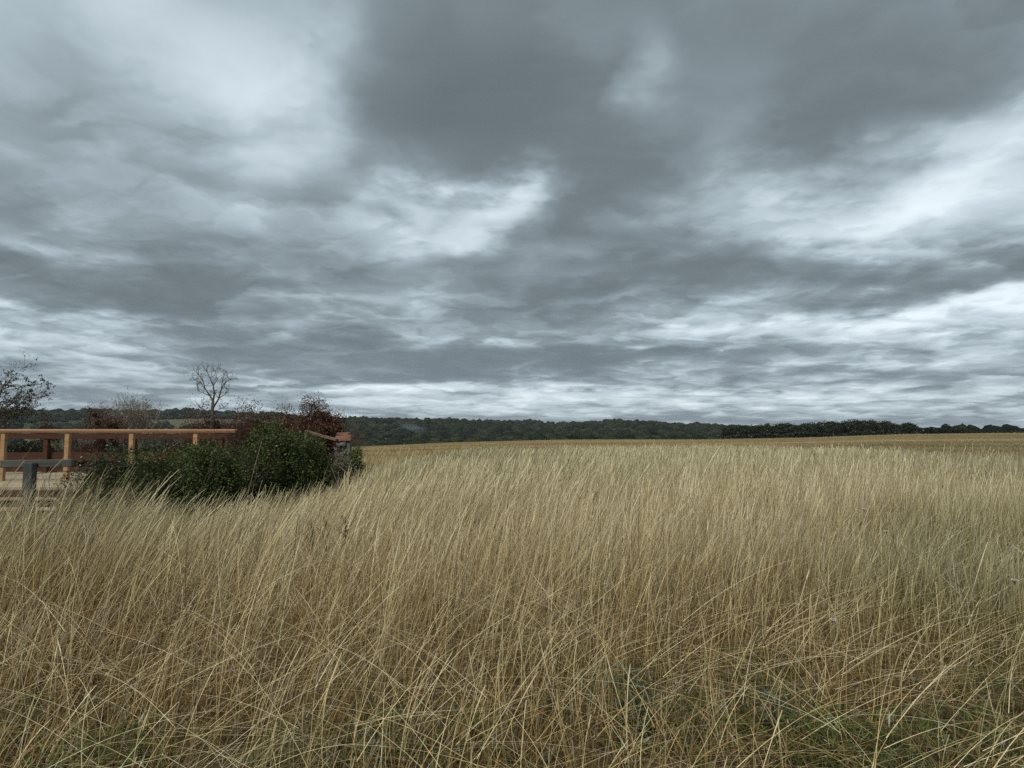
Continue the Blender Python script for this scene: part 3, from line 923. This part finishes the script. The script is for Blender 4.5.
bush('rust_scrub', 'thin brown scrub left of the pale bare bushy tree', 'scrub', 100, 23.5, 1.7, 2.85, 1.8, 4500, None, M['leaf_rust'], M['bark_red'], 'red-brown scrub behind the deck', 59, .019, 70, 8, .42, .3)
bush('rust_scrub', 'small reddish-brown scrub alone behind the left posts', 'scrub', 48, 24.5, 1.0, 2.45, 1.1, 2600, None, M['leaf_rust'], M['bark_red'], 'red-brown scrub behind the deck', 61, .02, 30, 6, .36, .3)
# green scrub seen between the posts, beyond the deck
for i, (px, lab) in enumerate([(20, 'green scrub bush seen through the left bay of the railing'), (92, 'green scrub bush seen through the second bay of the railing'), (160, 'green scrub bush behind the railing, left of the bare tree')]):
    bush('scrub_bush', lab, 'bush', px, 24.0 + i * .6, 2.4, 1.55, 1.6, 9000, None, M['leaf_haw'], M['bark_dark'], 'green scrub bushes beyond the deck', 71 + i, .032, 12, 9)

# tall bare tree
def bare_tree(name, label, px, Y, top_px, trunks, r0, depth, bark, spread, seed, leafn=0, leafm=None, first=.42, lsize=.02, gn=.2, kids=(2, 3), ln=.22, flat=0):
    random.seed(seed)
    x = X(px, Y)
    z0 = gz(x, Y)
    H = at(px, top_px, Y).z - z0
    root = empty(name, (x, Y, z0 - .03))
    tag(root, label, 'tree')
    mb, tb, tips = MB(), MB(), []
    for t_ in range(trunks):
        a = random.uniform(0, 6.28)
        p = Vector((math.cos(a) * .12 * (trunks > 1), math.sin(a) * .12 * (trunks > 1), 0))
        hh = H * first * random.uniform(.9, 1.05)
        lean = Vector((random.uniform(-.3, .3) * (trunks > 1), random.uniform(-.2, .2) * (trunks > 1), 1))
        pts = [p]; rad = [r0]
        for s in range(6):
            p = p + (lean.normalized() + Vector((random.gauss(0, .10), random.gauss(0, .08), 0))) * hh / 6
            pts.append(p.copy()); rad.append(r0 * (1 - .35 * (s + 1) / 6))
        tb.tube(pts, rad, 9)
        for b_ in range(4 if trunks == 1 else 3):
            a2 = b_ * 2.2 + random.uniform(-.4, .4)
            grow(mb, p, (math.cos(a2) * spread, math.sin(a2) * spread * .6, 1), H * ln, rad[-1] * .62, depth, tips, .45, kids, .70, .16, .85, 5, gn)
    tb.build('trunk', bark, root, smooth=True)
    mb.build('branches', bark, root)
    if leafn:
        pp = []
        for _ in range(leafn):
            q, d_ = random.choice(tips)
            pp.append(q + Vector((random.gauss(0, .05), random.gauss(0, .05), random.gauss(0, .04))))
        leaves('leaves', pp, np.full(len(pp), lsize), leafm, root)
    return root
random.seed(21)
TY = 23.0
bt_ = empty('bare_tree', (X(212, TY), TY, gz(X(212, TY), TY) - .03))
tag(bt_, 'tall bare dead tree with a forked trunk and open spreading top behind the deck', 'tree')
def tp(px, py, dy=0.0):
    return at(px, py, TY + dy) - bt_.location
LIMBS = [  # columns and rows of the joints, radius at both ends (m), depth offset at the end
    ([(213, 402), (210, 396), (205, 389), (202, 384), (196, 380)], .050, .014, .3),
    ([(205, 389), (203, 381), (199, 375)], .024, .010, -.3),
    ([(213, 402), (214, 394), (213, 386), (210, 379), (207, 372)], .046, .012, -.2),
    ([(213, 386), (217, 379), (216, 372)], .024, .010, .3),
    ([(213, 408), (218, 399), (221, 390), (224, 384), (229, 380)], .048, .013, -.3),
    ([(221, 390), (222, 382), (224, 375)], .024, .010, .25),
    ([(218, 399), (225, 394), (227, 389)], .020, .008, .4),
    ([(210, 396), (203, 393), (198, 391)], .020, .008, -.4),
    ([(213, 414), (219, 409), (224, 408)], .016, .006, .3),
    ([(212, 416), (205, 411), (201, 408)], .016, .006, -.3),
    ([(213, 408), (208, 405), (204, 404)], .014, .006, .3),
]
tb, mb, tips = MB(), MB(), []
tb.tube([(0, 0, -.1), tp(211.5, 428), tp(213, 418), tp(212.3, 410), tp(213, 401)], [.09, .074, .062, .054, .042], 9)
tb.build('trunk', M['bark_tree'], bt_, smooth=True)
for lp, ra_, rb_, dy in LIMBS:
    n_ = len(lp)
    pts = [tp(p[0] + random.uniform(-.6, .6) * (q > 0), p[1], dy * q / (n_ - 1)) for q, p in enumerate(lp)]
    mb.tube(pts, [.72 * (ra_ + (rb_ - ra_) * q / (n_ - 1)) for q in range(n_)], 6)
    for q in range(1, n_):
        for _ in range(3 if q < n_ - 1 else 5):
            dd = (pts[q] - pts[q - 1]).normalized()
            nd = (dd * .7 + Vector((random.gauss(0, .6), random.gauss(0, .6), random.gauss(.25, .4)))).normalized()
            grow(mb, pts[q], nd, random.uniform(.12, .27), .008, 2, tips, .4, (1, 2), .68, .1, .8, 4, .3)
mb.build('branches', M['bark_tree'], bt_)
pp = []
for _ in range(700):
    q, d_ = random.choice(tips); pp.append(q + Vector((random.gauss(0, .03), random.gauss(0, .03), random.gauss(0, .03))))
leaves('leaves', pp, np.full(len(pp), .020), M['leaf_rust'], bt_)
bare_tree('bare_bushy_tree', 'pale bare bushy tree with many upright stems behind the deck', 136, 25.0, 388, 6, .09, 3, M['bark_grey'], .62, 9, 2600, M['leaf_grey'], .42, .026, .17, (2, 3), .23)
bare_tree('thin_bare_tree', 'small thin bare tree rising above the red-brown scrub', 277, 23.0, 399, 3, .022, 3, M['bark_dark'], .6, 17, 700, M['leaf_haw'], .5, .02, .2, (2, 3), .16)

# hawthorn reaching in from the left
random.seed(5)
hy = 13.4
hx = X(-62, hy)
haw = empty('hawthorn_tree', (hx, hy + 9.5, gz(hx, hy)))
hy = hy + 9.5
hx = X(-58, hy); haw.location = (hx, hy, gz(hx, hy))
tag(haw, 'hawthorn with dark leaves and red berries reaching in at the left edge', 'tree')
tb, mb, tips = MB(), MB(), []
tb.tube([(0, 0, -.05), (.05, 0, .7), (-.03, .05, 1.4), (.06, 0, 2.0)], [.12, .10, .085, .07], 9).build('trunk', M['bark_dark'], haw, smooth=True)
for i in range(22):
    z = random.uniform(1.0, 2.9)
    a = random.uniform(-1.2, 1.2) if i % 3 else random.uniform(0, 6.28)
    grow(mb, (0, 0, min(z, 2.0)), (math.cos(a) * 1.0, math.sin(a) * .7, -.05 + (z - 1.2) * .36), random.uniform(1.35, 2.1), .026, 2, tips, .55, (2, 3), .55, .05, .5, 6, .11)
mb.build('branches', M['bark_dark'], haw)
pp = []
for _ in range(10500):
    q, d_ = random.choice(tips)
    s = .10 if q.x < 1.4 else .04
    pp.append(q + Vector((random.gauss(0, s), random.gauss(0, s), random.gauss(0, s * .7))))
leaves('foliage', pp, np.full(len(pp), .034), M['leaf_haw'], haw)

# ------------------------------------------------------------------ trees at the field's far side
def crown_pts(n, h, w_, seed):
    random.seed(seed)
    lobes = [(0, 0, h * .56, w_ * .40, w_ * .40, h * .38)]
    for i in range(11):
        a = random.uniform(0, 6.28); r = random.uniform(.15, .36) * w_
        z = random.uniform(.30, .86) * h
        q = random.uniform(.13, .22) * w_
        lobes.append((math.cos(a) * r, math.sin(a) * r, z, q, q, q * .85))
    return lumps(n, lobes, .7), lobes

def tree_proto(seed, h, w_, name='field_tree', n=2300):
    root = empty(name, (0, 0, 0))
    p, lobes = crown_pts(n, h, w_, seed)
    cr = leaves('crown', p, np.full(len(p), .034 * w_), M['leaf_tree'], root, .2, .8, np.clip(rng.beta(2, 2, len(p)) * .8 + .2 * p[:, 2] / h, 0, 1))
    ci = core(lobes[:5], M['core'], root, .78); ci.name = 'inner_crown'; ci.data.name = 'inner_crown'
    mb, tips = MB(), []
    mb.tube([(0, 0, -.3), (.05, 0, h * .25), (0, .1, h * .5)], [.035 * w_, .028 * w_, .02 * w_], 7)
    for i in range(5):
        a = i * 1.3
        mb.tube([(0, 0, h * (.26 + .03 * i)), (math.cos(a) * w_ * .15, math.sin(a) * w_ * .15, h * .5), (math.cos(a) * w_ * .3, math.sin(a) * w_ * .3, h * .66)], [.016 * w_, .011 * w_, .004 * w_], 5)
    mb.build('trunk', M['bark_dark'], root)
    return root

def copy_tree(o):
    c = o.copy(); sc.collection.objects.link(c)
    for ch in o.children:
        d = ch.copy(); sc.collection.objects.link(d); d.parent = c
    return c

PR = [tree_proto(200 + i, 8.0, w_) for i, w_ in enumerate([8.5, 7.2, 9.6, 6.6, 8.0])]
used = [False] * len(PR)
def place_tree(px, Y, htop_px, sx, label, group, i):
    global used
    k_ = i % len(PR)
    if used[k_]: o = copy_tree(PR[k_])
    else: o = PR[k_]; used[k_] = True
    x = X(px, Y); z = gz(x, Y)
    H = at(px, htop_px, Y).z - z
    s = H / 7.6
    o.location = (x, Y, z - .3)
    o.scale = (s * sx, s * sx, s)
    o.rotation_euler = (0, 0, i * 1.37)
    tag(o, label, 'tree', group)
    return o

# skyline of the copse, column -> top row
TOPS = [(728, 425.5), (736, 424.5), (744, 424.8), (752, 423.6), (760, 424.4), (768, 422.4), (777, 423.6), (785, 422.6), (794, 423.4), (803, 421.6), (812, 422.4), (820, 421.8), (828, 421.2),
        (836, 420.6), (844, 420.9), (851, 419.6), (858, 418.9), (865, 419.6), (872, 419.4), (880, 420.2), (888, 420.6), (895, 422.6)]
g = 'trees in the dark copse beyond the field'
for i, (px, ty) in enumerate(TOPS):
    ty += [0, 1.3, -.5, .9, -.9, .3, 1.5, -.3][i % 8] * .8
    lab = ('low dark tree at the very left end of the copse beyond the field' if i == 0 else
           'dark tree at the right end of the copse, next to the lone round tree' if i == len(TOPS) - 1 else
           'tallest dark tree of the copse beyond the field' if i == 16 else
           'dark tree packed into the lower left half of the copse beyond the field' if i < 10 else
           'dark tree packed into the taller right half of the copse beyond the field')
    place_tree(px, 345 + (i * 37 % 23), ty, 1.10 + .22 * math.sin(i * 2.1), lab, g, i)
g2 = 'single trees right of the copse'
place_tree(909, 340, 421.8, 1.15, 'lone rounded tree standing in the gap right of the copse', g2, 2)
place_tree(946, 350, 423.0, .95, 'taller tree rising from the hedge on the right brow', g2, 0)
place_tree(957, 352, 424.4, .85, 'smaller half bare tree next to the taller hedge tree', g2, 3)

def hedge(name, label, pts, Y0, h, n, wid, mt, size, sway=.3):
    """a far hedgerow following the brow: pts are columns"""
    xa, xb = X(pts[0], Y0), X(pts[1], Y0)
    root = empty(name, ((xa + xb) / 2, Y0, gz((xa + xb) / 2, Y0)))
    tag(root, label, 'hedge')
    x = rng.uniform(xa, xb, n)
    u = (x - xa) / (xb - xa)
    hl = h * (.62 + .38 * sn(x, x * .3, .22, 40.0) + .22 * sn(x, x, .9, 41.0)) * np.clip(np.minimum(u, 1 - u) * 14 + .35, 0, 1)
    z = hl * rng.random(n) ** .7
    y = rng.normal(0, wid * .4, n)
    zz = terr(x, Y0 + y) + z
    p = np.stack([x - root.location.x, y, zz - root.location.z], -1)
    leaves('foliage', p, np.full(n, size), mt, root, .2, .8)
    return root
hedge('field_hedge', 'dark low hedge between the lone rounded tree and the taller hedge tree', (921, 972), 345, 3.8, 9000, 3, M['leaf_tree'], .42)
hedge('field_hedge', 'long low hedge running along the brow to the right edge', (966, 1090), 352, 1.9, 14000, 3, M['leaf_tree'], .40)
hedge('field_hedge', 'low scrubby hedge under the trees of the copse', (722, 905), 332, 3.0, 16000, 3, M['leaf_tree'], .36)

# far woods: one mass of crowns on the hills
def far_wood():
    V_, F_, T_ = [], [], []
    nu, nv = 9, 6
    off = 0
    rows = []
    def add(px, r, h, w_, t):
        a = math.atan((px - 512) / F)
        x, y = math.sin(a) * r / math.cos(a) * math.cos(a), r * math.cos(a)
        x = (px - 512) / F * y
        rows.append((x, y, h, w_, t))
    rs = random.Random(3)
    # crest
    for px in np.arange(-260, 1290, 1.9):
        for r in (1380, 1450, 1520, 1590):
            hmul = 1 if px > 60 else .95
            add(px + rs.uniform(-2, 2), r + rs.uniform(-30, 30), rs.choice((4, 5, 6, 7, 8, 10)) * hmul * (1 + .20 * math.sin(px * .11) * math.sin(px * .037 + 1)), rs.uniform(9, 15), rs.random())
    # belts and hedges down the slope, more to the right
    for px in np.arange(-260, 1200, 2.6):
        for r in (520, 620, 700, 790, 880, 960, 1050, 1120, 1200, 1290):
            left = px < 345
            ph = math.sin(px * .013 + r * .021) + .7 * math.sin(px * .031 - r * .017)
            need = .35 if left else -.75
            if ph > need or rs.random() < (.06 if left else .5):
                s = r / 1000
                add(px + rs.uniform(-3, 3), r + rs.uniform(-35, 35), rs.uniform(5, 9.5) * (.75 + .35 * s), rs.uniform(7, 13) * (.7 + .5 * s), rs.random() * (1.0 if r > 800 else 1.2))
    rows.sort()
    R_ = np.array(rows)
    n = len(R_)
    z0 = terr(R_[:, 0], R_[:, 1])
    th = np.linspace(0, math.pi, nv + 1)[:, None]
    ph = np.linspace(0, 2 * math.pi, nu, endpoint=False)[None, :]
    ux = (np.sin(th) * np.cos(ph)).ravel(); uy = (np.sin(th) * np.sin(ph)).ravel(); uz = (np.cos(th) * np.ones_like(ph)).ravel()
    K = len(ux)
    jit = 1 + rng.normal(0, .16, (n, K))
    Xv = R_[:, 0, None] + R_[:, 3, None] * .55 * ux * jit
    Yv = R_[:, 1, None] + R_[:, 3, None] * .55 * uy * jit
    Zv = z0[:, None] + R_[:, 2, None] * (.46 + .54 * uz * (1 + rng.normal(0, .10, (n, K))))
    V3 = np.stack([Xv, Yv, Zv], -1).reshape(-1, 3)
    i, j = np.meshgrid(np.arange(nv), np.arange(nu), indexing='ij')
    j2 = (j + 1) % nu
    f = np.stack([i * nu + j, (i + 1) * nu + j, (i + 1) * nu + j2, i * nu + j2], -1).reshape(-1, 4)
    F4 = (f[None] + (np.arange(n) * K)[:, None, None]).reshape(-1, 4)
    m, N = mat('far_wood_leaves')
    P = geo_pos(N)
    nz = N.noise(P, .55, 4, .75)
    t = attr(N, 'tint')
    c = N.ramp(N.m('ADD', N.m('MULTIPLY', nz, .55), N.m('MULTIPLY', t, .42)), [(.22, (.007, .012, .008)), (.45, (.015, .022, .013)), (.65, (.027, .034, .018)), (.80, (.045, .044, .025)), (.92, (.085, .08, .055))])
    out(N, principled(N, c, 1, (nz, 1, 1.5), 0))
    o = np_mesh('far_wood', V3, F4, m, attrs={'tint': np.repeat(R_[:, 4], K)})
    tag(o, 'dark green woodland covering the distant low hills', 'woodland', kind='stuff')
far_wood()

# ------------------------------------------------------------------ plants that stand out in the grass
def dock(px, py, Y, h, label, seed):
    random.seed(seed)
    p = at(px, py, Y)
    z0 = gz(p.x, Y)
    H = p.z - z0
    r_ = empty('dock_plant', (p.x, Y, z0 - .02)); tag(r_, label, 'weed', 'dried dark weeds in the grass')
    mb = MB(); tops = []
    mb.tube([(0, 0, 0), (.03, 0, H * .5), (.02, .02, H * .96)], [.006, .005, .003], 5)
    for i in range(7):
        z = H * (.62 + .045 * i); a = i * 2.4
        q = Vector((math.cos(a) * .07, math.sin(a) * .07, z + .10))
        mb.tube([(.02, 0, z), tuple(q)], [.003, .002], 4)
        tops.append((Vector((.02, 0, z)), q))
    mb.build('stem', M['dock'], r_)
    pts = []
    for _ in range(420):
        a_, b_ = random.choice(tops); t_ = random.random()
        pts.append(a_.lerp(b_, t_) + Vector((random.gauss(0, .009), random.gauss(0, .009), random.gauss(0, .012))))
    for _ in range(160): pts.append(Vector((random.gauss(.02, .01), random.gauss(0, .01), H * random.uniform(.72, 1.0))))
    leaves('seed_head', pts, np.full(len(pts), .006), M['dock'], r_)
dock(310, 521, 6.4, 1, 'dark brown dried weed, leftmost of the brown seed heads in mid field', 1)
dock(324, 517, 6.7, 1, 'dark brown dried weed between the two other brown seed heads', 2)
dock(343, 514, 6.5, 1, 'dark brown dried weed, rightmost of the brown seed heads in mid field', 3)

def yarrow(px, py, Y, r, label, seed):
    random.seed(seed)
    p = at(px, py, Y); z0 = gz(p.x, Y); H = p.z - z0
    r_ = empty('white_flower', (p.x, Y, z0 - .02)); tag(r_, label, 'flower', 'white flower heads in the grass')
    mb = MB(); mb.tube([(0, 0, 0), (.02, 0, H * .5), (0, 0, H - .03)], [.003, .003, .002], 5)
    pts = []
    for i in range(9):
        a = i * 2.4; rr2 = r * (i / 9) ** .5
        mb.tube([(0, 0, H - .035), (math.cos(a) * rr2, math.sin(a) * rr2, H - .004)], [.0018, .0012], 4)
        for _ in range(22): pts.append((math.cos(a) * rr2 + random.gauss(0, r * .22), math.sin(a) * rr2 + random.gauss(0, r * .22), H + random.gauss(0, .003)))
    mb.build('stem', M['leaf_grey_stem'], r_)
    leaves('flower_head', pts, np.full(len(pts), .006), M['petal'], r_, 2.0, .9)
mm, N = mat('green_stem'); out(N, principled(N, (.16, .17, .08), .8)); M['leaf_grey_stem'] = mm
yarrow(864, 507, 7.2, 0.019, 'flat white flower head, highest of those on the right', 1)
yarrow(886, 529, 6.4, 0.010, 'tiny white flower head below and right of the highest one', 2)
yarrow(1014, 577, 4.8, 0.016, 'white flower head close to the right edge of the field', 3)
yarrow(833, 616, 4.2, 0.009, 'small white flower head low in the right foreground grass', 4)

def thistle(px, py, Y, R_, n, label, seed):
    random.seed(seed)
    p = at(px, py, Y); z0 = gz(p.x, Y); H = max(p.z - z0, .2)
    r_ = empty('thistle', (p.x, Y, z0 - .02)); tag(r_, label, 'thistle', 'green thistles low in the grass')
    mb = MB(); mb.tube([(0, 0, 0), (.01, 0, H * .6), (0, .01, H)], [.007, .006, .004], 6); mb.build('stem', M['leaf_grey_stem'], r_)
    ra = np.random.default_rng(seed)
    an = ra.uniform(0, 6.28, n); zz = ra.random(n) ** .7 * H; e_ = ra.uniform(-.1, .9, n); ln = R_ * ra.uniform(.6, 1.1, n)
    base = np.stack([an * 0, an * 0, zz], -1)
    top = np.stack([np.cos(an) * np.cos(e_) * ln, np.sin(an) * np.cos(e_) * ln, np.sin(e_) * ln], -1)
    v, f, t, g_, a_ = ribbon(base, top, np.stack([0 * an, 0 * an, -.3 * ln], -1), ra.uniform(.014, .024, n), 9, ra.random(n), ra.random(n), an + 1.57,
                             prof=np.array([.3, .9, .45, 1.0, .45, .9, .4, .7, .3, .05]))
    np_mesh('leaf_blades', v, f, M['leaf_thistle'], r_, attrs={'tint': t})
thistle(628, 668, 4.0, .17, 60, 'bluish green spiky thistle in the centre foreground grass', 1)
thistle(642, 692, 3.8, .13, 40, 'smaller spiky thistle just below the bluish green one', 2)
thistle(772, 690, 3.9, .16, 50, 'dark green thistle under fallen stalks in the right foreground', 3)
thistle(376, 738, 3.5, .10, 26, 'small grey green thistle low in the left foreground', 4)

# thin smoke rising in the valley
sm, N = mat('thin_smoke')
oc = N.n('ShaderNodeTexCoord').outputs['Object']
sp_ = N.n('ShaderNodeSeparateXYZ'); N.inp(sp_.inputs[0], oc)
fall = N.m('MULTIPLY', N.rng(N.v('LENGTH', oc), .35, 1.0, 1, 0), N.rng(N.noise(oc, 1.6, 4, .6, .6), .38, .68, 0, 1))
pv = N.n('ShaderNodeVolumePrincipled')
pv.inputs['Color'].default_value = (.55, .72, .95, 1)
N.inp(pv.inputs['Density'], N.m('MULTIPLY', fall, .026))
oo = N.n('ShaderNodeOutputMaterial'); N.t.links.new(pv.outputs[0], oo.inputs['Volume'])
mbs = MB()
nu, nv = 16, 10
for i in range(nv + 1):
    for j in range(nu):
        th, ph = math.pi * i / nv, 2 * math.pi * j / nu
        mbs.v.append((math.sin(th) * math.cos(ph), math.sin(th) * math.sin(ph), math.cos(th)))
for i in range(nv):
    for j in range(nu):
        mbs.f.append((i * nu + j, (i + 1) * nu + j, (i + 1) * nu + (j + 1) % nu, i * nu + (j + 1) % nu))
so = mbs.build('smoke', sm)
pc_ = at(413, 427.5, 640)
so.location = pc_; so.scale = (18, 14, 4.5); so.rotation_euler = (0, R(14), 0)
tag(so, 'thin bluish smoke drifting over the trees in the valley', 'smoke', kind='stuff')

# ------------------------------------------------------------------ the air between here and the hills
hm = bpy.data.materials.new('air_haze'); hm.use_nodes = True
N = NT(hm.node_tree)
pv = N.n('ShaderNodeVolumePrincipled')
pv.inputs['Color'].default_value = (.80, .88, 1.0, 1)
pv.inputs['Density'].default_value = 0.00005
oo = N.n('ShaderNodeOutputMaterial'); N.t.links.new(pv.outputs[0], oo.inputs['Volume'])
hz = MB().box((-4400, -4400, -80), (4400, 4400, 100)).build('haze', hm)
tag(hz, 'thin bluish haze in the air over the field and hills', 'haze', kind='stuff')
